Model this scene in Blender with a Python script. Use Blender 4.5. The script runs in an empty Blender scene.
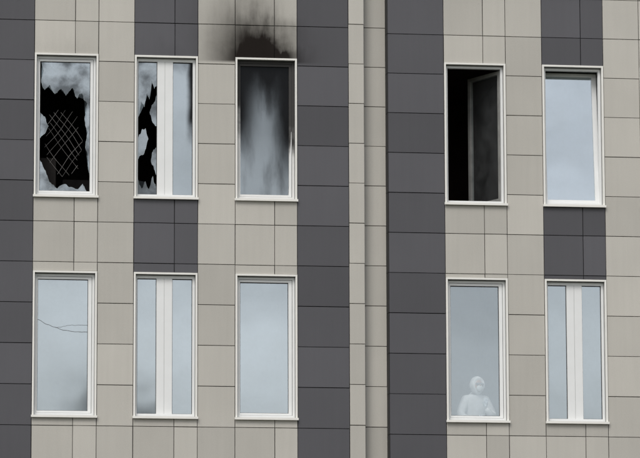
import bpy, bmesh, math, random
from mathutils import Vector, noise, Matrix
random.seed(7)
H0 = 11.66
scene = bpy.context.scene
scene.view_settings.view_transform = 'Standard'
scene.view_settings.look = 'None'
scene.view_settings.exposure = 0

# ------------------------------------------------------------ materials
def new_mat(name):
    m = bpy.data.materials.new(name); m.use_nodes = True
    nt = m.node_tree; nt.nodes.clear()
    out = nt.nodes.new('ShaderNodeOutputMaterial')
    return m, nt, out

def N(nt, t, **kw):
    n = nt.nodes.new(t)
    for k, v in kw.items():
        if k == 'inp':
            for a, b in v.items(): n.inputs[a].default_value = b
        else: setattr(n, k, v)
    return n

def math_n(nt, op, a, b=None, c=None, clamp=False):
    n = nt.nodes.new('ShaderNodeMath'); n.operation = op; n.use_clamp = clamp
    for i, v in enumerate((a, b, c)):
        if v is None: continue
        if isinstance(v, (int, float)): n.inputs[i].default_value = v
        else: nt.links.new(v, n.inputs[i])
    return n.outputs[0]

def smooth(nt, v, lo, hi):
    """0 at lo, 1 at hi (lo may exceed hi)"""
    n = nt.nodes.new('ShaderNodeMapRange'); n.interpolation_type = 'SMOOTHSTEP'
    nt.links.new(v, n.inputs['Value'])
    if lo < hi:
        n.inputs['From Min'].default_value = lo; n.inputs['From Max'].default_value = hi
        n.inputs['To Min'].default_value = 0; n.inputs['To Max'].default_value = 1
    else:
        n.inputs['From Min'].default_value = hi; n.inputs['From Max'].default_value = lo
        n.inputs['To Min'].default_value = 1; n.inputs['To Max'].default_value = 0
    return n.outputs['Result']

def mixcol(nt, fac, a, b, blend='MIX'):
    n = nt.nodes.new('ShaderNodeMix'); n.data_type = 'RGBA'; n.blend_type = blend
    for s, v in zip((n.inputs[0], n.inputs[6], n.inputs[7]), (fac, a, b)):
        if isinstance(v, (int, float)): s.default_value = v
        elif isinstance(v, tuple): s.default_value = v
        else: nt.links.new(v, s)
    return n.outputs[2]

def gauss(nt, x, c, w):
    d = math_n(nt, 'SUBTRACT', x, c); d = math_n(nt, 'DIVIDE', d, w)
    d = math_n(nt, 'MULTIPLY', d, d); d = math_n(nt, 'MULTIPLY', d, -1.0)
    return math_n(nt, 'EXPONENT', d)

def panel_mat(name, col, rough=0.42):
    m, nt, out = new_mat(name)
    tc = N(nt, 'ShaderNodeTexCoord')
    at = N(nt, 'ShaderNodeAttribute', attribute_name='tone')
    sep = N(nt, 'ShaderNodeSeparateXYZ'); nt.links.new(tc.outputs['Object'], sep.inputs[0])
    X, Z = sep.outputs['X'], sep.outputs['Z']
    n1 = N(nt, 'ShaderNodeTexNoise', inp={'Scale': 110.0, 'Detail': 3.0}); nt.links.new(tc.outputs['Object'], n1.inputs['Vector'])
    n2 = N(nt, 'ShaderNodeTexNoise', inp={'Scale': 0.9, 'Detail': 5.0}); nt.links.new(tc.outputs['Object'], n2.inputs['Vector'])
    mp = N(nt, 'ShaderNodeMapping'); mp.inputs['Scale'].default_value = (14, 14, 0.8)
    nt.links.new(tc.outputs['Object'], mp.inputs['Vector'])
    n3 = N(nt, 'ShaderNodeTexNoise', inp={'Scale': 1.0, 'Detail': 4.0}); nt.links.new(mp.outputs[0], n3.inputs['Vector'])
    f = math_n(nt, 'MULTIPLY_ADD', n1.outputs['Fac'], 0.26, 0.87)
    f2 = math_n(nt, 'MULTIPLY_ADD', n2.outputs['Fac'], 0.20, 0.90)
    f3 = math_n(nt, 'MULTIPLY_ADD', n3.outputs['Fac'], 0.10, 0.95)
    f = math_n(nt, 'MULTIPLY', f, f2); f = math_n(nt, 'MULTIPLY', f, f3)
    f = math_n(nt, 'MULTIPLY', f, at.outputs['Fac'])
    comb = N(nt, 'ShaderNodeCombineColor')
    for i in range(3): nt.links.new(f, comb.inputs[i])
    c = mixcol(nt, 1.0, (*col, 1), comb.outputs[0], 'MULTIPLY')
    # soot deposit above the burnt window
    nz = N(nt, 'ShaderNodeTexNoise', inp={'Scale': 2.2, 'Detail': 5.0, 'Roughness': 0.55, 'Distortion': 0.2})
    nt.links.new(tc.outputs['Object'], nz.inputs['Vector'])
    mps = N(nt, 'ShaderNodeMapping'); mps.inputs['Scale'].default_value = (7, 7, 1.6)
    nt.links.new(tc.outputs['Object'], mps.inputs['Vector'])
    nw = N(nt, 'ShaderNodeTexNoise', inp={'Scale': 1.0, 'Detail': 5.0, 'Roughness': 0.6}); nt.links.new(mps.outputs[0], nw.inputs['Vector'])
    off = math_n(nt, 'MULTIPLY_ADD', nz.outputs['Fac'], 0.40, -0.20)
    woff = math_n(nt, 'MULTIPLY_ADD', nw.outputs['Fac'], 0.50, -0.25)
    zz = math_n(nt, 'ADD', math_n(nt, 'ADD', Z, off), woff); xx = math_n(nt, 'ADD', X, off)
    above = smooth(nt, Z, 2.50, 2.56)
    core = math_n(nt, 'MULTIPLY', gauss(nt, xx, -0.90, 0.44), smooth(nt, zz, 3.42, 2.58))
    core = math_n(nt, 'MULTIPLY', core, 1.6)
    lip = math_n(nt, 'MULTIPLY', gauss(nt, X, -0.86, 0.50), smooth(nt, zz, 2.98, 2.60))
    lip = math_n(nt, 'MULTIPLY', lip, 1.8)
    halo = math_n(nt, 'MULTIPLY', gauss(nt, xx, -1.14, 0.60), smooth(nt, zz, 4.2, 2.8))
    halo = math_n(nt, 'MULTIPLY', halo, 0.70)
    s1 = math_n(nt, 'MINIMUM', math_n(nt, 'MAXIMUM', core, lip), 0.97)
    inv = math_n(nt, 'MULTIPLY', math_n(nt, 'SUBTRACT', 1.0, s1), math_n(nt, 'SUBTRACT', 1.0, halo))
    s = math_n(nt, 'SUBTRACT', 1.0, inv)
    t1 = math_n(nt, 'MULTIPLY', gauss(nt, xx, -2.3, 0.45), smooth(nt, zz, 2.95, 2.55))
    t2 = math_n(nt, 'MULTIPLY', gauss(nt, xx, -3.8, 0.45), smooth(nt, zz, 2.95, 2.55))
    t = math_n(nt, 'MULTIPLY', math_n(nt, 'MAXIMUM', t1, t2), 0.14)
    s = math_n(nt, 'MAXIMUM', s, t)
    s = math_n(nt, 'MULTIPLY', s, above)
    s = math_n(nt, 'MINIMUM', s, 0.985)
    c = mixcol(nt, s, c, (0.012, 0.009, 0.008, 1))
    b = N(nt, 'ShaderNodeBsdfPrincipled'); b.inputs['Roughness'].default_value = rough
    sp = math_n(nt, 'MULTIPLY_ADD', s, -0.34, 0.35); nt.links.new(sp, b.inputs['Specular IOR Level'])
    rg = math_n(nt, 'MULTIPLY_ADD', s, 0.5, rough, clamp=True); nt.links.new(rg, b.inputs['Roughness'])
    nt.links.new(c, b.inputs['Base Color'])
    bp = N(nt, 'ShaderNodeBump', inp={'Strength': 0.08, 'Distance': 0.002}); nt.links.new(n1.outputs['Fac'], bp.inputs['Height'])
    nt.links.new(bp.outputs[0], b.inputs['Normal'])
    nt.links.new(b.outputs[0], out.inputs[0])
    return m

def plain_mat(name, col, rough=0.5, var=0.12, scale=8.0, spec=0.4):
    m, nt, out = new_mat(name)
    tc = N(nt, 'ShaderNodeTexCoord')
    n1 = N(nt, 'ShaderNodeTexNoise', inp={'Scale': scale, 'Detail': 5.0}); nt.links.new(tc.outputs['Object'], n1.inputs['Vector'])
    f = math_n(nt, 'MULTIPLY_ADD', n1.outputs['Fac'], 2 * var, 1 - var)
    comb = N(nt, 'ShaderNodeCombineColor')
    for i in range(3): nt.links.new(f, comb.inputs[i])
    c = mixcol(nt, 1.0, (*col, 1), comb.outputs[0], 'MULTIPLY')
    b = N(nt, 'ShaderNodeBsdfPrincipled'); b.inputs['Roughness'].default_value = rough
    b.inputs['Specular IOR Level'].default_value = spec
    nt.links.new(c, b.inputs['Base Color']); nt.links.new(b.outputs[0], out.inputs[0])
    return m

def sooted_frame_mat():
    m, nt, out = new_mat('sooted_frame')
    tc = N(nt, 'ShaderNodeTexCoord'); sep = N(nt, 'ShaderNodeSeparateXYZ'); nt.links.new(tc.outputs['Object'], sep.inputs[0])
    nz = N(nt, 'ShaderNodeTexNoise', inp={'Scale': 5.0, 'Detail': 6.0}); nt.links.new(tc.outputs['Object'], nz.inputs['Vector'])
    o = math_n(nt, 'MULTIPLY_ADD', nz.outputs['Fac'], 0.9, -0.45)
    z = math_n(nt, 'ADD', sep.outputs['Z'], o)
    # right-hand side was closest to the flames: soot reaches lower there
    z = math_n(nt, 'ADD', z, math_n(nt, 'MULTIPLY', smooth(nt, sep.outputs['X'], -1.0, -0.5), 0.45))
    s = math_n(nt, 'MULTIPLY', smooth(nt, z, 1.25, 1.95), 0.96)
    c = mixcol(nt, s, (0.74, 0.74, 0.73, 1), (0.022, 0.020, 0.019, 1))
    b = N(nt, 'ShaderNodeBsdfPrincipled'); b.inputs['Roughness'].default_value = 0.6
    b.inputs['Specular IOR Level'].default_value = 0.2
    nt.links.new(c, b.inputs['Base Color']); nt.links.new(b.outputs[0], out.inputs[0])
    return m

def glass_mat(name, refl=0.5, tint=(0.83, 0.92, 0.98), soot=None, haze=0.0, trans=(0.86,0.9,0.9), film=(0.36,0.38,0.39)):
    m, nt, out = new_mat(name)
    tc = N(nt, 'ShaderNodeTexCoord')
    nb = N(nt, 'ShaderNodeTexNoise', inp={'Scale': 1.3, 'Detail': 1.0}); nt.links.new(tc.outputs['Object'], nb.inputs['Vector'])
    bp = N(nt, 'ShaderNodeBump', inp={'Strength': 0.10, 'Distance': 0.02}); nt.links.new(nb.outputs['Fac'], bp.inputs['Height'])
    g = N(nt, 'ShaderNodeBsdfGlossy', inp={'Color': (*tint, 1), 'Roughness': 0.045}); nt.links.new(bp.outputs[0], g.inputs['Normal'])
    tr = N(nt, 'ShaderNodeBsdfTransparent', inp={'Color': (*trans, 1)})
    mx = N(nt, 'ShaderNodeMixShader', inp={0: refl}); nt.links.new(tr.outputs[0], mx.inputs[1]); nt.links.new(g.outputs[0], mx.inputs[2])
    sh = mx.outputs[0]
    nd = N(nt, 'ShaderNodeTexNoise', inp={'Scale': 3.0 if haze < .1 else 6.0, 'Detail': 7.0, 'Roughness': 0.65}); nt.links.new(tc.outputs['Object'], nd.inputs['Vector'])
    df = N(nt, 'ShaderNodeBsdfDiffuse', inp={'Color': (*film, 1)})
    hz = math_n(nt, 'MULTIPLY_ADD', nd.outputs['Fac'], 0.25 if haze < .1 else 1.2, haze - (0.06 if haze < .1 else 0.55), clamp=True)
    m2 = N(nt, 'ShaderNodeMixShader'); nt.links.new(hz, m2.inputs[0]); nt.links.new(sh, m2.inputs[1]); nt.links.new(df.outputs[0], m2.inputs[2])
    sh = m2.outputs[0]
    if soot:
        uv = N(nt, 'ShaderNodeUVMap'); sp = N(nt, 'ShaderNodeSeparateXYZ'); nt.links.new(uv.outputs[0], sp.inputs[0])
        U, V = sp.outputs['X'], sp.outputs['Y']
        ns = N(nt, 'ShaderNodeTexNoise', inp={'Scale': 3.2, 'Detail': 6.0, 'Roughness': 0.5, 'Distortion': 0.1})
        nt.links.new(tc.outputs['Object'], ns.inputs['Vector'])
        if soot == 'heavy':
            mpp = N(nt, 'ShaderNodeMapping'); mpp.inputs['Scale'].default_value = (1.5, 1, 0.42)
            nt.links.new(tc.outputs['Object'], mpp.inputs['Vector']); nt.links.new(mpp.outputs[0], ns.inputs['Vector'])
        o = math_n(nt, 'MULTIPLY_ADD', ns.outputs['Fac'], 0.20, -0.10)
        U2 = math_n(nt, 'ADD', U, math_n(nt, 'MULTIPLY', o, 1.4 if soot == 'heavy' else 1.0)); V2 = math_n(nt, 'ADD', V, math_n(nt, 'MULTIPLY', o, 1.8 if soot == 'heavy' else 1.0))
        if soot == 'heavy':
            top = smooth(nt, V2, 0.55, 0.97)
            right = math_n(nt, 'MULTIPLY', smooth(nt, U2, 0.48, 0.90), smooth(nt, V2, -0.05, 0.45))
            left = math_n(nt, 'MULTIPLY', smooth(nt, U2, 0.48, 0.04), smooth(nt, V2, 0.26, 0.66))
            a = math_n(nt, 'MULTIPLY', math_n(nt, 'SUBTRACT', 1.0, top), math_n(nt, 'SUBTRACT', 1.0, right))
            a = math_n(nt, 'MULTIPLY', a, math_n(nt, 'SUBTRACT', 1.0, left))
            base = math_n(nt, 'MULTIPLY_ADD', smooth(nt, V2, 0.05, 0.75), 0.24, 0.22)
            stk = math_n(nt, 'MULTIPLY', smooth(nt, ns.outputs['Fac'], 0.45, 0.75), 0.35)
            inv = math_n(nt, 'MULTIPLY', a, math_n(nt, 'SUBTRACT', 1.0, base))
            inv = math_n(nt, 'MULTIPLY', inv, math_n(nt, 'SUBTRACT', 1.0, stk))
            s = math_n(nt, 'SUBTRACT', 1.0, inv)
        elif soot == 'light':
            right = math_n(nt, 'MULTIPLY', smooth(nt, U2, 0.62, 0.96), smooth(nt, V2, 0.34, 0.62))
            top = math_n(nt, 'MULTIPLY', smooth(nt, V2, 0.90, 1.05), 0.6)
            s = math_n(nt, 'MAXIMUM', right, top)
        else:
            s = smooth(nt, ns.outputs['Fac'], 0.38, 0.66)
            s = math_n(nt, 'MULTIPLY', s, 0.72)
        s = math_n(nt, 'MULTIPLY', s, 0.985, clamp=True)
        bk = N(nt, 'ShaderNodeBsdfDiffuse', inp={'Color': (0.010, 0.010, 0.011, 1)})
        m3 = N(nt, 'ShaderNodeMixShader'); nt.links.new(s, m3.inputs[0]); nt.links.new(sh, m3.inputs[1]); nt.links.new(bk.outputs[0], m3.inputs[2])
        sh = m3.outputs[0]
    nt.links.new(sh, out.inputs[0])
    return m

BEIGE = panel_mat('beige_cladding', (0.530, 0.510, 0.465))
DARK = panel_mat('grey_cladding', (0.102, 0.101, 0.112), 0.38)
SEAM = plain_mat('seam_backing', (0.035, 0.034, 0.034), 0.9)
WHITE = plain_mat('white_frame', (0.78, 0.79, 0.79), 0.35, 0.05, 5)
TRIM = plain_mat('white_metal_trim', (0.80, 0.79, 0.75), 0.4, 0.07, 6)
SOOTFRAME = sooted_frame_mat()
GREYFRAME = plain_mat('smoked_frame', (0.26, 0.26, 0.25), 0.5, 0.5, 7)
GASKET_SHADOW = plain_mat('gasket_and_shadow_line', (0.04, 0.04, 0.04), 0.7)
GROOVE = plain_mat('frame_groove', (0.34, 0.34, 0.34), 0.7)
ROOM = plain_mat('room_wall', (0.30, 0.30, 0.29), 0.8)
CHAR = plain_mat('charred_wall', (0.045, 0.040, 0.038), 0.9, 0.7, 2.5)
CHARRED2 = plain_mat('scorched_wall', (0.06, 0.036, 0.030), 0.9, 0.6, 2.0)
GLASS = glass_mat('window_glass', 0.57)
GLASS_BRIGHT = glass_mat('window_glass_coated', 0.66)
GLASS_CLEAR = glass_mat('window_glass_clear', 0.46, trans=(.96,.98,.98))
GLASS_SOOT = glass_mat('sooted_glass', 0.58, soot='heavy')
GLASS_SOOT2 = glass_mat('part_sooted_glass', 0.58, soot='light')
GLASS_SMOKY = glass_mat('smoky_glass', 0.46, soot='patch', haze=0.12, film=(0.34,0.37,0.40))
GLASS_DARK = glass_mat('smoked_sash_glass', 0.14, haze=0.03)
SHARD_EDGE = plain_mat('glass_edge', (0.50, 0.56, 0.58), 0.3)

root = bpy.data.objects.new('hospital_building', None)
root.location = (0, 0, H0)
scene.collection.objects.link(root)

def mesh_obj(name, bm, mats, parent=root, smooth_s=False):
    me = bpy.data.meshes.new(name); bm.to_mesh(me); bm.free()
    for m in mats: me.materials.append(m)
    ob = bpy.data.objects.new(name, me); scene.collection.objects.link(ob)
    if parent: ob.parent = parent
    if smooth_s:
        for p in me.polygons: p.use_smooth = True
    return ob

def box(bm, x0, x1, y0, y1, z0, z1, mi=0):
    v = [bm.verts.new(p) for p in ((x0,y0,z0),(x1,y0,z0),(x1,y1,z0),(x0,y1,z0),(x0,y0,z1),(x1,y0,z1),(x1,y1,z1),(x0,y1,z1))]
    for f in ((0,1,5,4),(1,2,6,5),(2,3,7,6),(3,0,4,7),(4,5,6,7),(3,2,1,0)):
        bm.faces.new([v[i] for i in f]).material_index = mi
    return v

# ------------------------------------------------------------ facade layout
RS = 0.611
STOREY = 3.300
ROWTOPS = [2.598 - STOREY * j for j in range(-2, 4)]
WH = 2.183
ZB, ZT = -H0 + 0.45, ROWTOPS[0] + 1.35

cols = []
def block(x):
    o = x - (-4.300)
    return [(-4.300+o,-3.340+o,'W'),(-3.340+o,-2.800+o,'B'),(-2.800+o,-1.842+o,'M'),(-1.842+o,-1.280+o,'B'),(-1.280+o,-0.342+o,'W'),(-0.342+o,0.440+o,'D')]
cols += block(-13.78) + block(-9.04) + block(-4.300)
cols += [(0.440,0.680,'B'),(0.680,1.040,'R')]
cols += [(1.040,1.900,'D'),(1.900,2.850,'W'),(2.850,3.410,'B'),(3.410,4.360,'M'),(4.360,4.920,'B'),(4.920,5.870,'W'),(5.870,6.650,'D')]
cols += block(6.650) + block(11.39)
XL, XR = cols[0][0], cols[-1][1]

openings = []
for (x0, x1, k) in cols:
    if k in 'WM':
        for zt in ROWTOPS:
            openings.append((x0 + 0.004, x1 - 0.004, zt - WH, zt, k))

def subtract(r, o):
    x0,x1,z0,z1 = r; a0,a1,b0,b1 = o[:4]
    if a0 >= x1 or a1 <= x0 or b0 >= z1 or b1 <= z0: return [r]
    out = []
    if b1 < z1: out.append((x0,x1,b1,z1))
    if b0 > z0: out.append((x0,x1,z0,b0))
    m0, m1 = max(z0,b0), min(z1,b1)
    if a0 > x0: out.append((x0,a0,m0,m1))
    if a1 < x1: out.append((a1,x1,m0,m1))
    return out

def clipped(r):
    rs = [r]
    for o in openings:
        nr = []
        for q in rs: nr += subtract(q, o)
        rs = nr
    return [q for q in rs if q[1]-q[0] > 0.02 and q[3]-q[2] > 0.02]

G = 0.0045
pb = {'beige': bmesh.new(), 'dark': bmesh.new()}
tl = {k: b.loops.layers.color.new('tone') for k, b in pb.items()}
def panel(kind, x0, x1, z0, z1, y=0.0):
    bm = pb[kind]; c = 0.0025
    x0 += G; x1 -= G; z0 += G; z1 -= G
    t = 0.915 + random.random() * 0.085
    if kind == 'dark': t = 0.86 + random.random() * 0.14
    tx, tz = random.uniform(-.0025, .0025), random.uniform(-.0025, .0025)
    cx, cz = (x0+x1)/2, (z0+z1)/2
    yo = y + random.uniform(-.0015, .0015)
    jx, jz = random.uniform(-.0012,.0012), random.uniform(-.0015,.0015)
    x0 += jx; x1 += jx; z0 += jz; z1 += jz
    def P(x, yy, z): return (x, yo + yy + tx*(x-cx)/.5 + tz*(z-cz)/.5, z)
    b = [bm.verts.new(P(x, 0.026, z)) for x, z in ((x0,z0),(x1,z0),(x1,z1),(x0,z1))]
    m = [bm.verts.new(P(x, c, z)) for x, z in ((x0,z0),(x1,z0),(x1,z1),(x0,z1))]
    f = [bm.verts.new(P(x, 0, z)) for x, z in ((x0+c,z0+c),(x1-c,z0+c),(x1-c,z1-c),(x0+c,z1-c))]
    fs = [bm.faces.new(f)]
    for i in range(4):
        j = (i+1) % 4
        fs.append(bm.faces.new((b[i],b[j],m[j],m[i]))); fs.append(bm.faces.new((m[i],m[j],f[j],f[i])))
    for fc in fs:
        for l in fc.loops: l[tl[kind]] = (t, t, t, 1)

bk = bmesh.new()
for (x0, x1, k) in cols:
    left = x0 < 0.6
    off = 0.045 if left else -0.030
    if k == 'R': off = 0.10
    if abs(x0 - 0.44) < .01: off = 0.10
    y = 0.22 if k == 'R' else 0.0
    subs = [(x0, x1)]
    if k in 'WM': subs = [(x0, x0 + 0.635*(x1-x0)), (x0 + 0.635*(x1-x0), x1)]
    n0 = math.floor((ZB - off)/RS)
    n1 = math.ceil((ZT - off)/RS)
    for (a, b) in subs:
        for n in range(n0, n1):
            z0, z1 = max(off + n*RS, ZB), min(off + (n+1)*RS, ZT)
            if z1 - z0 < .03: continue
            for q in clipped((a, b, z0, z1)):
                kind = 'beige'
                if k == 'D': kind = 'dark'
                if k == 'M' and q[3] > -0.8 : kind = 'dark'
                panel(kind, *q, y=y)
    for q in clipped((x0, x1, ZB, ZT)):
        box(bk, q[0], q[1], y+0.030, y+0.05, q[2], q[3])
box(bk, 0.668, 0.6795, 0.03, 0.22, ZB, ZT); box(bk, 1.0405, 1.052, 0.03, 0.22, ZB, ZT)
mesh_obj('beige_panels', pb['beige'], [BEIGE]); mesh_obj('grey_panels', pb['dark'], [DARK])
mesh_obj('panel_backing', bk, [SEAM])
rb = bmesh.new()
for n in range(math.floor(ZB/RS), math.ceil(ZT/RS)):
    z0 = max(n*RS - .03 + G, ZB); z1 = min((n+1)*RS - .03 - G, ZT)
    if z1 - z0 > .05:
        box(rb, 1.034, 1.040, 0.002, 0.214, z0, z1)
mesh_obj('recess_return', rb, [SEAM])

sb = bmesh.new()
box(sb, XL-0.35, XL-0.002, 0.0, 14, -H0, ZT); box(sb, XR+0.002, XR+0.35, 0.0, 14, -H0, ZT)
box(sb, XL, XR, 13.7, 14, -H0, ZT)
box(sb, XL, XR, 0.30, 13.69, ZT-0.5, ZT-0.2)
box(sb, XL, XR, 0.04, 0.3, -H0, ZB-0.002)
box(sb, XL-0.38, XR+0.38, -0.03, 0.32, ZT+0.003, ZT+0.06)
mesh_obj('end_walls_and_roof', sb, [plain_mat('render_wall', (0.36,0.35,0.32), 0.8)])

# ------------------------------------------------------------ windows
fr = bmesh.new(); tm = bmesh.new(); gk = bmesh.new(); rm = bmesh.new(); sf = bmesh.new(); gv = bmesh.new()
def ring(bm, x0,x1,z0,z1, l,r,b,t, y0,y1, mi=0):
    box(bm, x0, x0+l, y0, y1, z0, z1, mi); box(bm, x1-r, x1, y0, y1, z0, z1, mi)
    box(bm, x0+l, x1-r, y0, y1, z0, z0+b, mi); box(bm, x0+l, x1-r, y0, y1, z1-t, z1, mi)

def pane(name, x0,x1,z0,z1,y,mat, M=None):
    bm = bmesh.new(); uvl = bm.loops.layers.uv.new('UVMap')
    pts = [(x0,z0,0,0),(x1,z0,1,0),(x1,z1,1,1),(x0,z1,0,1)]
    # every pane sits very slightly out of true, as glazing does
    ax, az = random.uniform(-.003,.003), random.uniform(-.006,.010)
    vs = [bm.verts.new((p[0], y + ax*(p[2]-.5) + az*(p[3]-.5), p[1])) for p in pts]
    f = bm.faces.new(vs)
    for l, p in zip(f.loops, pts): l[uvl].uv = (p[2], p[3])
    if M: bmesh.ops.transform(bm, matrix=M, verts=bm.verts)
    return mesh_obj(name, bm, [mat])

def jag(pts, amp=0.03, depth=3, seed=0):
    rnd = random.Random(seed)
    for d in range(depth):
        new = []
        for i, p in enumerate(pts):
            q = pts[(i+1) % len(pts)]; new.append(p)
            edge = any((abs(p[a]-v) < 1e-6 and abs(q[a]-v) < 1e-6) for a in (0,1) for v in (0,1))
            mx, mz = (p[0]+q[0])/2, (p[1]+q[1])/2
            L = math.hypot(q[0]-p[0], q[1]-p[1])
            if not edge and L > .02:
                mx += rnd.uniform(-1,1)*amp*L*6; mz += rnd.uniform(-1,1)*amp*L*3
                mx = min(max(mx, 0.002), .998); mz = min(max(mz, .002), .998)
            new.append((mx, mz))
        pts = new
    return pts

def shard(name, rect, pts, y, mat, seed):
    x0,x1,z0,z1 = rect
    pts = jag(pts, seed=seed)
    bm = bmesh.new(); uvl = bm.loops.layers.uv.new('UVMap')
    W = [(x0+p[0]*(x1-x0), z0+p[1]*(z1-z0)) for p in pts]
    vs = [bm.verts.new((a, y, b)) for a, b in W]
    f = bm.faces.new(vs)
    for l, p in zip(f.loops, pts): l[uvl].uv = p
    bmesh.ops.triangulate(bm, faces=bm.faces[:])
    for i in range(len(pts)):
        p, q = pts[i], pts[(i+1)%len(pts)]
        if any((abs(p[a]-v) < 3e-3 and abs(q[a]-v) < 3e-3) for a in (0,1) for v in (0,1)): continue
        a, b = W[i], W[(i+1)%len(pts)]
        d = math.hypot(b[0]-a[0], b[1]-a[1])
        if d < 1e-5: continue
        nx, nz = -(b[1]-a[1])/d*.0016, (b[0]-a[0])/d*.0016
        fc = bm.faces.new([bm.verts.new(t) for t in ((a[0]-nx,y-.003,a[1]-nz),(b[0]-nx,y-.003,b[1]-nz),(b[0]+nx,y+.003,b[1]+nz),(a[0]+nx,y+.003,a[1]+nz))])
        fc.material_index = 1
    return mesh_obj(name, bm, [mat, SHARD_EDGE])

def window(x0,x1,z0,z1,style):
    T = 0.027
    yF, yD = -0.018, 0.110
    ring(tm, x0, x1, z0, z1, T, T, T, T, yF, yD)
    box(tm, x0-0.012, x1+0.012, -0.050, -0.0185, z0-0.010, z0+0.024)
    a0,a1,b0,b1 = x0+T, x1-T, z0+T, z1-T
    ring(gk, a0,a1,b0,b1, .007,.004,.004,.010, .045, .059)  # near-black ring drawn for the shadow line between trim and frame
    ri = {'broken1':1,'broken2':1,'soot':1,'open':2,'tilt':0}.get(style, 0)
    X0,X1,Z0,Z1 = x0-.22, x1+.22, z0-.92, z1+.15
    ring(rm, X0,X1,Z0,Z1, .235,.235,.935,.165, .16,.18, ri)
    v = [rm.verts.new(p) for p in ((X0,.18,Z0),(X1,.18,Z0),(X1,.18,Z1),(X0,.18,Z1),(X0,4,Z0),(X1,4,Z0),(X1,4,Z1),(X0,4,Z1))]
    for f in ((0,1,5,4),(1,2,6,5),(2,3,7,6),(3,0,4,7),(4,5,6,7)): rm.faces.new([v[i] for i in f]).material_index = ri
    yf0, yf1 = 0.060, 0.130
    glassname = 'window_pane'
    if style in ('mull','broken2'):
        F = 0.030
        ring(fr, a0,a1,b0,b1, F,F+.012,.045,.055, yf0,yf1)
        w = a1 - a0 - 2*F
        m0 = a0 + F + w*0.345; m1 = m0 + 0.235
        box(fr, m0, m1, yf0+.004, yf1, b0+.0455, b1-.0555)
        box(gv, m0+.113, m0+.117, yf0+.0025, yf0+.0039, b0+.0455, b1-.0555)
        g = [(a0+F, m0), (m1, a1-F-.012)]
        for i, (p, q) in enumerate(g):
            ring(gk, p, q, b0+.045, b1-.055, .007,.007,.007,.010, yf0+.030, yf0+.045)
            if style == 'mull': pane(glassname, p+.002, q-.002, b0+.047, b1-.057, .10, GLASS)
            elif i == 1: pane(glassname, p+.002, q-.002, b0+.047, b1-.057, .10, GLASS_SOOT2)
            else:
                R = (p+.002, q-.002, b0+.047, b1-.057)
                S = lambda pts, sd: shard('broken_pane', R, pts, .10, GLASS_SMOKY, sd)
                S([(0,1),(1,1),(1,.83),(.86,.80),(.72,.86),(.60,.72),(.46,.76),(.34,.66),(.18,.70),(0,.58)], 3)
                S([(0,0),(1,0),(1,.06),(.8,.14),(.6,.04),(.4,.10),(.2,.04),(0,.12)], 4)
                S([(1,.52),(1,.76),(.88,.70),(.62,.62),(.74,.56)], 5)
                S([(0,.26),(.30,.30),(.55,.42),(.40,.50),(.15,.46),(0,.42)], 6)
                S([(1,.14),(1,.36),(.84,.34),(.70,.26),(.86,.20)], 9)
        return
    L, R_, B, Tt = 0.034, 0.040, 0.040, 0.045
    if style == 'soot':
        ring(sf, a0,a1,b0,b1, L,R_,B,Tt, yf0,yf1)
    else:
        ring(fr, a0,a1,b0,b1, L,R_,B,Tt, yf0,yf1)
    c0,c1,d0,d1 = a0+L, a1-R_, b0+B, b1-Tt
    if style == 'open':
        hx, hy = c1-.005, yf1
        M = Matrix.Translation((hx,hy,0)) @ Matrix.Rotation(math.radians(-62), 4, 'Z') @ Matrix.Translation((-hx,-hy,0))
        bm = bmesh.new()
        ring(bm, c0+.02,c1,d0+.01,d1-.01, .055,.055,.055,.055, hy, hy+.06)
        bmesh.ops.transform(bm, matrix=M, verts=bm.verts)
        mesh_obj('open_casement', bm, [GREYFRAME])
        pane('open_casement_glass', c0+.075,c1-.055,d0+.065,d1-.065, hy+.03, GLASS_DARK, M)
        return
    if style == 'tilt':
        M = Matrix.Translation((0,yf1,d0)) @ Matrix.Rotation(math.radians(-5.0), 4, 'X') @ Matrix.Translation((0,-yf1,-d0))
        bm = bmesh.new()
        ring(bm, c0-.01,c1+.01,d0+.002,d1+.005, .030,.070,.045,.05, yf1-.04, yf1+.02)
        bmesh.ops.transform(bm, matrix=M, verts=bm.verts)
        mesh_obj('tilted_casement', bm, [WHITE])
        pane('tilted_glass', c0+.02,c1-.06,d0+.047,d1-.045, yf1-.01, GLASS_BRIGHT, M)
        return
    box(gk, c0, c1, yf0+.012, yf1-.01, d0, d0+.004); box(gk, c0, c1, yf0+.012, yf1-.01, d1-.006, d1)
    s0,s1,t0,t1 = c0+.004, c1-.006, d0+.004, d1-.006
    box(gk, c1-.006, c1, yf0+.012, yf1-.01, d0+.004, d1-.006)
    sr = 0.052
    if style == 'soot':
        ring(sf, s0,s1,t0,t1, .016,.040,.03,.035, yf0+.010, yf1-.004, 0)
        bm = bmesh.new()
        vs = [(s1-.050, t0), (s1-.004, t0), (s1-.001, t0+1.0), (s1-.005, t0+1.0)]
        f1 = [bm.verts.new((x, yf0+.002, z)) for x, z in vs]; f2 = [bm.verts.new((x, yf0+.0095, z)) for x, z in vs]
        bm.faces.new(f1); bm.faces.new(f2[::-1])
        for i in range(4): j=(i+1)%4; bm.faces.new((f1[i],f2[i],f2[j],f1[j]))
        mesh_obj('bent_sash_profile', bm, [WHITE])
        pane(glassname, s0+.014, s1-.038, t0+.028, t1-.033, .10, GLASS_SOOT)
        return
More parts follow.
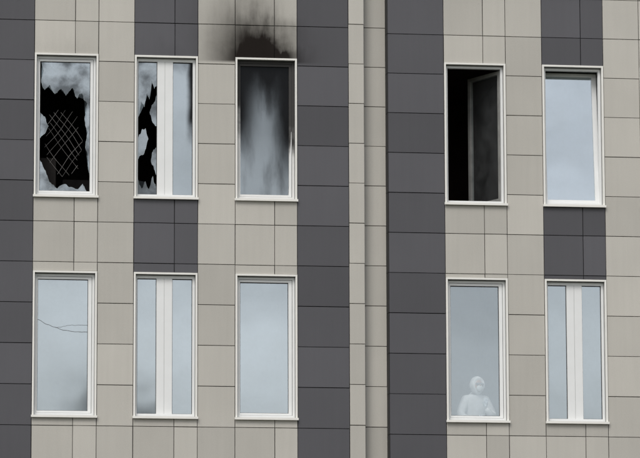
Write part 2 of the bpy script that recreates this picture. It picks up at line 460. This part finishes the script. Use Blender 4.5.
    if style == 'broken1':
        ring(fr, s0,s1,t0,t1, .02,sr-.012,.03,.035, yf0+.010, yf1-.004)
        R = (s0+.018, s1-sr+.014, t0+.028, t1-.033)
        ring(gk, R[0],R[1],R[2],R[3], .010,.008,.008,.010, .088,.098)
        S = lambda pts, sd: shard('broken_pane', R, pts, .10, GLASS_SMOKY, sd)
        S([(.03,1),(1,1),(1,.12),(.96,.20),(.91,.34),(.95,.46),(.89,.56),(.94,.68),(.84,.76),(.74,.72),(.64,.80),(.52,.74),(.42,.79),(.30,.75),(.20,.82),(.10,.78),(.03,.84),(.07,.92)], 11)
        S([(0,0),(.94,0),(.86,.06),(.72,.02),(.55,.05),(.36,.02),(.20,.07),(.12,.16),(.05,.22),(0,.24)], 12)
        S([(0,.40),(.10,.44),(.18,.50),(.11,.57),(.05,.59),(0,.61)], 13)
        bm = bmesh.new()
        rn = random.Random(5)
        cx, cz, hw, hh = (R[0]+R[1])/2+.0, R[2]+.78, .30, .56
        for s in (-1, 1):
            k = -1.2
            while k < 1.2:
                pts = []
                for i in range(41):
                    t = -0.7 + 1.4*i/40
                    x = t; z = s*1.35*t + k
                    if abs(x) < hw*(1-.35*abs(z)/hh) and abs(z) < hh*(1-.3*abs(x)/hw):
                        pts.append((cx+x+.012*math.sin(9*z), .30+.05*math.sin(5*x+z*4), cz+z+.008*math.sin(14*x)))
                w = .0015 + rn.random()*.001
                if rn.random() < .9:
                    for p, q in zip(pts, pts[1:]):
                        p, q = Vector(p), Vector(q)
                        n = Vector((-(q-p).z, 0, (q-p).x)).normalized()*w
                        bm.faces.new([bm.verts.new(p-n), bm.verts.new(q-n), bm.verts.new(q+n), bm.verts.new(p+n)])
                k += .150 + rn.uniform(-.02,.02)
        mesh_obj('wire_lattice', bm, [plain_mat('lattice_wire', (0.15,0.145,0.14), 0.6, .5, 5)])
        db = bmesh.new()
        box(db, R[0]-.1, R[0]+.30, .9, 1.3, z0-.9, z0+.75)
        box(db, R[0]+.45, R[1]+.2, 1.6, 2.0, z0-.9, z0+.55)
        mesh_obj('charred_debris', db, [CHAR])
        return
    ring(fr, s0,s1,t0,t1, .012,sr,.030,.035, yf0+.010, yf1-.004)
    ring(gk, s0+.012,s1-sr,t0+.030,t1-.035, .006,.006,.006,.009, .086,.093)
    pane(glassname, s0+.010, s1-sr+.002, t0+.028, t1-.033, .10, GLASS_CLEAR if style=='person' else GLASS)

def near(a, b): return abs(a-b) < .05
for (x0,x1,z0,z1,k) in openings:
    st = 'mull' if k == 'M' else 'plain'
    if near(z1, 2.598):
        if near(x0,-4.296): st='broken1'
        elif near(x0,-2.796): st='broken2'
        elif near(x0,-1.276): st='soot'
        elif near(x0,1.904): st='open'
        elif near(x0,3.414): st='tilt'
    elif near(z1,-0.702):
        if near(x0,1.904): st='person'
    window(x0,x1,z0,z1,st)
mesh_obj('window_frames', fr, [WHITE]); mesh_obj('window_surrounds', tm, [TRIM]); mesh_obj('gaskets_and_shadow_lines', gk, [GASKET_SHADOW])
mesh_obj('frame_grooves', gv, [GROOVE])
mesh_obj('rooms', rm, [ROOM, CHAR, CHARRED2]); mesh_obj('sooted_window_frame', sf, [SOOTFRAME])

# reflected wires drawn as thin dark strips on the lower-left pane
bm = bmesh.new()
def wire_reflection(x0, z0, x1, z1, sag, w, sd):
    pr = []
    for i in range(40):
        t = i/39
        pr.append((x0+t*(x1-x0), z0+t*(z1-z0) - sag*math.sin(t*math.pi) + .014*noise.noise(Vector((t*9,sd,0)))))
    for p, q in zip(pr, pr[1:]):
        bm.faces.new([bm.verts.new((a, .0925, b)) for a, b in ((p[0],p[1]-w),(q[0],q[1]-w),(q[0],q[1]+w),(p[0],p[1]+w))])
wire_reflection(-4.222, -1.42, -3.47, -1.60, .06, .0032, 0)
wire_reflection(-3.95, -1.545, -3.47, -1.50, -.02, .0018, 3)
mesh_obj('pane_wire_reflection', bm, [plain_mat('wire_reflection_dark', (0.14,0.145,0.15), 0.5)])

# ------------------------------------------------------------ person in white coverall
SUIT = plain_mat('white_coverall', (0.88, 0.89, 0.90), 0.7, 0.06, 14)
SKIN = plain_mat('skin', (0.50, 0.32, 0.25), 0.5)
MASK = plain_mat('respirator_mask', (0.76, 0.79, 0.80), 0.6)
GOG = plain_mat('goggles', (0.22, 0.25, 0.27), 0.15)
GLOVE = plain_mat('glove', (0.60, 0.66, 0.72), 0.5)
person = bpy.data.objects.new('person', None)
FZ = -3.80
person.location = (2.43, 0.60, H0 + FZ + .01); scene.collection.objects.link(person)
person.rotation_euler = (0, 0, math.radians(14)); person.scale = (.95,.95,.95)
def skin(name, verts, edges, radii, mat, parent, rootv=0, sub=2):
    me = bpy.data.meshes.new(name); me.from_pydata(verts, edges, [])
    ob = bpy.data.objects.new(name, me); scene.collection.objects.link(ob); ob.parent = parent
    me.materials.append(mat)
    md = ob.modifiers.new('s', 'SKIN'); md.use_smooth_shade = True
    for i, r in enumerate(radii):
        me.skin_vertices[0].data[i].radius = r if isinstance(r, tuple) else (r, r)
    me.skin_vertices[0].data[rootv].use_root = True
    ob.modifiers.new('u', 'SUBSURF').levels = sub; ob.modifiers['u'].render_levels = sub
    return ob
V = [(0,0.05,.92),(0,.04,1.08),(0,.01,1.24),(0,-.03,1.36),(0,-.05,1.44),(0,-.07,1.50),
     (-.17,-.03,1.37),(-.29,-.06,1.12),(-.20,-.26,1.02),(-.13,-.38,1.05),
     (.17,-.03,1.37),(.29,-.05,1.13),(.17,-.27,1.10),(.06,-.30,1.22),
     (-.10,.05,.86),(-.12,.02,.48),(-.12,.06,.10),(-.12,-.10,.05),
     (.10,.05,.86),(.12,.02,.48),(.12,.06,.10),(.12,-.10,.05)]
E = [(0,1),(1,2),(2,3),(3,4),(4,5),(3,6),(6,7),(7,8),(8,9),(3,10),(10,11),(11,12),(12,13),(0,14),(14,15),(15,16),(16,17),(0,18),(18,19),(19,20),(20,21)]
Rr = [(.19,.14),(.18,.14),(.20,.14),(.17,.12),(.08,.08),(.065,.07),(.095,.09),(.075,.075),(.060,.060),(.042,.042),(.095,.09),(.075,.075),(.060,.060),(.042,.042),
      .11,.085,.06,.05,.11,.085,.06,.05]
skin('coverall_body', V, E, Rr, SUIT, person)
def hand(cx, cy, cz, sgn, dy=-1, dz=-.1):
    d = Vector((0, dy, dz)).normalized(); c = Vector((cx,cy,cz))
    vs = [c, c + d*.05]; es=[(0,1)]; rr=[(.030,.020),(.038,.018)]
    dn = Vector((0, d.z, -d.y)) * -1
    for i in range(4):
        fx = Vector((sgn*.005-.030+.020*i,0,0)); L = (.070,.080,.075,.060)[i]
        b = len(vs)
        vs += [c+fx+d*.085, c+fx+d*(.085+L*.45)+dn*-.008, c+fx+d*(.085+L*.75)+dn*-.032]
        es += [(1,b),(b,b+1),(b+1,b+2)]; rr += [.010,.009,.0075]
    b = len(vs); vs += [c+Vector((sgn*.045,0,0))+d*.045, c+Vector((sgn*.060,0,0))+d*.085]; es += [(0,b),(b,b+1)]; rr += [.012,.009]
    skin('hand', [tuple(v) for v in vs], es, rr, GLOVE, person)
hand(-.12,-.40,1.06, 1); hand(.055,-.31,1.24,-1, -.3, 1)
def blob(name, c, s, mat, fn=None, seg=32):
    bm = bmesh.new(); bmesh.ops.create_uvsphere(bm, u_segments=seg, v_segments=seg//2, radius=1)
    for v in bm.verts:
        co = v.co.copy()
        if fn: co = fn(co)
        v.co = Vector((co.x*s[0]+c[0], co.y*s[1]+c[1], co.z*s[2]+c[2]))
    return mesh_obj(name, bm, [mat], person, True)
def hoodf(c):
    if c.y < -.55 and abs(c.x) < .6 and -.75 < c.z < .6: c.y = -.55
    if c.z < -.3: c.x *= .88
    if c.z > 0: c.z *= 1.0 + .08*max(0, c.y)
    return c
HC = (0, -.10, 1.60)
blob('hood', HC, (.122,.135,.150), SUIT, hoodf)
def facef(c):
    if c.z < -.2: c.x *= 1 + (c.z+.2)*.45
    return c
blob('face', (0,-.145,1.585), (.072,.075,.105), SKIN, facef)
blob('respirator', (0,-.205,1.545), (.056,.035,.052), MASK)
blob('nose', (0,-.222,1.588), (.013,.014,.022), SKIN, None, 12)
bm = bmesh.new(); box(bm, -.072,.072,-.230,-.185,1.594,1.634)
bmesh.ops.bevel(bm, geom=bm.edges[:], offset=.014, segments=3, affect='EDGES')
mesh_obj('goggles', bm, [GOG], person, True)

# ------------------------------------------------------------ surroundings
def ground(name, x0,x1,y0,y1,z,mat,parent=None):
    bm = bmesh.new(); bm.faces.new([bm.verts.new(p) for p in ((x0,y0,z),(x1,y0,z),(x1,y1,z),(x0,y1,z))])
    return mesh_obj(name, bm, [mat], parent)
ground('ground', -1500,1500,-1500,1500,0, plain_mat('grass_ground', (0.09,0.10,0.06), 0.9, .35, .4))
bm = bmesh.new(); box(bm, -18,22,-3.2,-0.06,-.05,.12); mesh_obj('pavement', bm, [plain_mat('paving', (0.28,0.27,0.26), 0.85)], None)
ground('road', -80,80,-14,-5,.004, plain_mat('asphalt', (0.05,0.05,0.052), 0.85, .2, 30))
# housing block across the grounds (only just caught as a reflection at the foot of the lower glass)
ab = bpy.data.objects.new('apartment_block', None); scene.collection.objects.link(ab)
bm = bmesh.new(); box(bm, 8.0,10.2,-168,-150.4,0,28.0); box(bm, 10.2,52,-166,-150.8,0,24.5)
mesh_obj('walls', bm, [plain_mat('block_wall', (0.50,0.51,0.52), 0.9)], ab)
bm = bmesh.new()
for i in range(8):
    for j in range(13):
        xx = 11.2 + j*3.1
        box(bm, xx, xx+1.5, -150.79, -150.74, 1.6+i*2.9, 3.1+i*2.9)
mesh_obj('windows', bm, [plain_mat('block_windows', (0.10,0.11,0.12), 0.2)], ab)

# ------------------------------------------------------------ light
w = bpy.data.worlds.new('World'); scene.world = w; w.use_nodes = True
nt = w.node_tree; nt.nodes.clear()
wo = nt.nodes.new('ShaderNodeOutputWorld'); bg = nt.nodes.new('ShaderNodeBackground')
sky = nt.nodes.new('ShaderNodeTexSky'); sky.sky_type = 'NISHITA'; sky.sun_disc = False
SE, SA = math.radians(48), math.radians(205)
sky.sun_elevation = SE; sky.sun_rotation = SA; sky.dust_density = 3.0; sky.air_density = 1.0
hs = nt.nodes.new('ShaderNodeHueSaturation'); hs.inputs['Saturation'].default_value = 0.26
tc = nt.nodes.new('ShaderNodeTexCoord'); nz = nt.nodes.new('ShaderNodeTexNoise')
mp = nt.nodes.new('ShaderNodeMapping'); mp.inputs['Scale'].default_value = (1,1,2.2)
nt.links.new(tc.outputs['Generated'], mp.inputs[0]); nt.links.new(mp.outputs[0], nz.inputs['Vector'])
nz.inputs['Scale'].default_value = 11.0; nz.inputs['Detail'].default_value = 5
f = math_n(nt, 'MULTIPLY_ADD', nz.outputs['Fac'], 1.3, 0.35)
cc = nt.nodes.new('ShaderNodeCombineColor')
for i in range(3): nt.links.new(f, cc.inputs[i])
nt.links.new(sky.outputs[0], hs.inputs['Color'])
c = mixcol(nt, 1.0, hs.outputs[0], cc.outputs[0], 'MULTIPLY')
nt.links.new(c, bg.inputs['Color']); bg.inputs['Strength'].default_value = 0.134
nt.links.new(bg.outputs[0], wo.inputs[0])
sd = bpy.data.lights.new('sun', 'SUN'); sd.energy = 1.25; sd.angle = math.radians(25); sd.color = (1, .97, .92)
so = bpy.data.objects.new('sun', sd); scene.collection.objects.link(so)
d = Vector((math.sin(SA)*math.cos(SE), math.cos(SA)*math.cos(SE), math.sin(SE)))
so.rotation_euler = d.to_track_quat('Z', 'Y').to_euler(); so.location = (0,-30,40)

# ------------------------------------------------------------ camera
yaw, pit, rol, D = math.radians(7.43), math.radians(9.56), math.radians(-0.18), 60.0
fw = Vector((math.cos(pit)*math.sin(yaw), math.cos(pit)*math.cos(yaw), math.sin(pit)))
r = Vector((math.cos(yaw), -math.sin(yaw), 0)); u = r.cross(fw)
r2 = r*math.cos(rol)+u*math.sin(rol); u2 = -r*math.sin(rol)+u*math.cos(rol)
cd = bpy.data.cameras.new('camera'); co = bpy.data.objects.new('camera', cd); scene.collection.objects.link(co)
M = Matrix((r2, u2, -fw)).transposed().to_4x4(); M.translation = Vector((0,0,H0)) - fw*D
co.matrix_world = M
cd.sensor_width = 36; cd.lens = 36*D/(640*0.015); cd.clip_end = 5000; cd.clip_start = .5
scene.camera = co
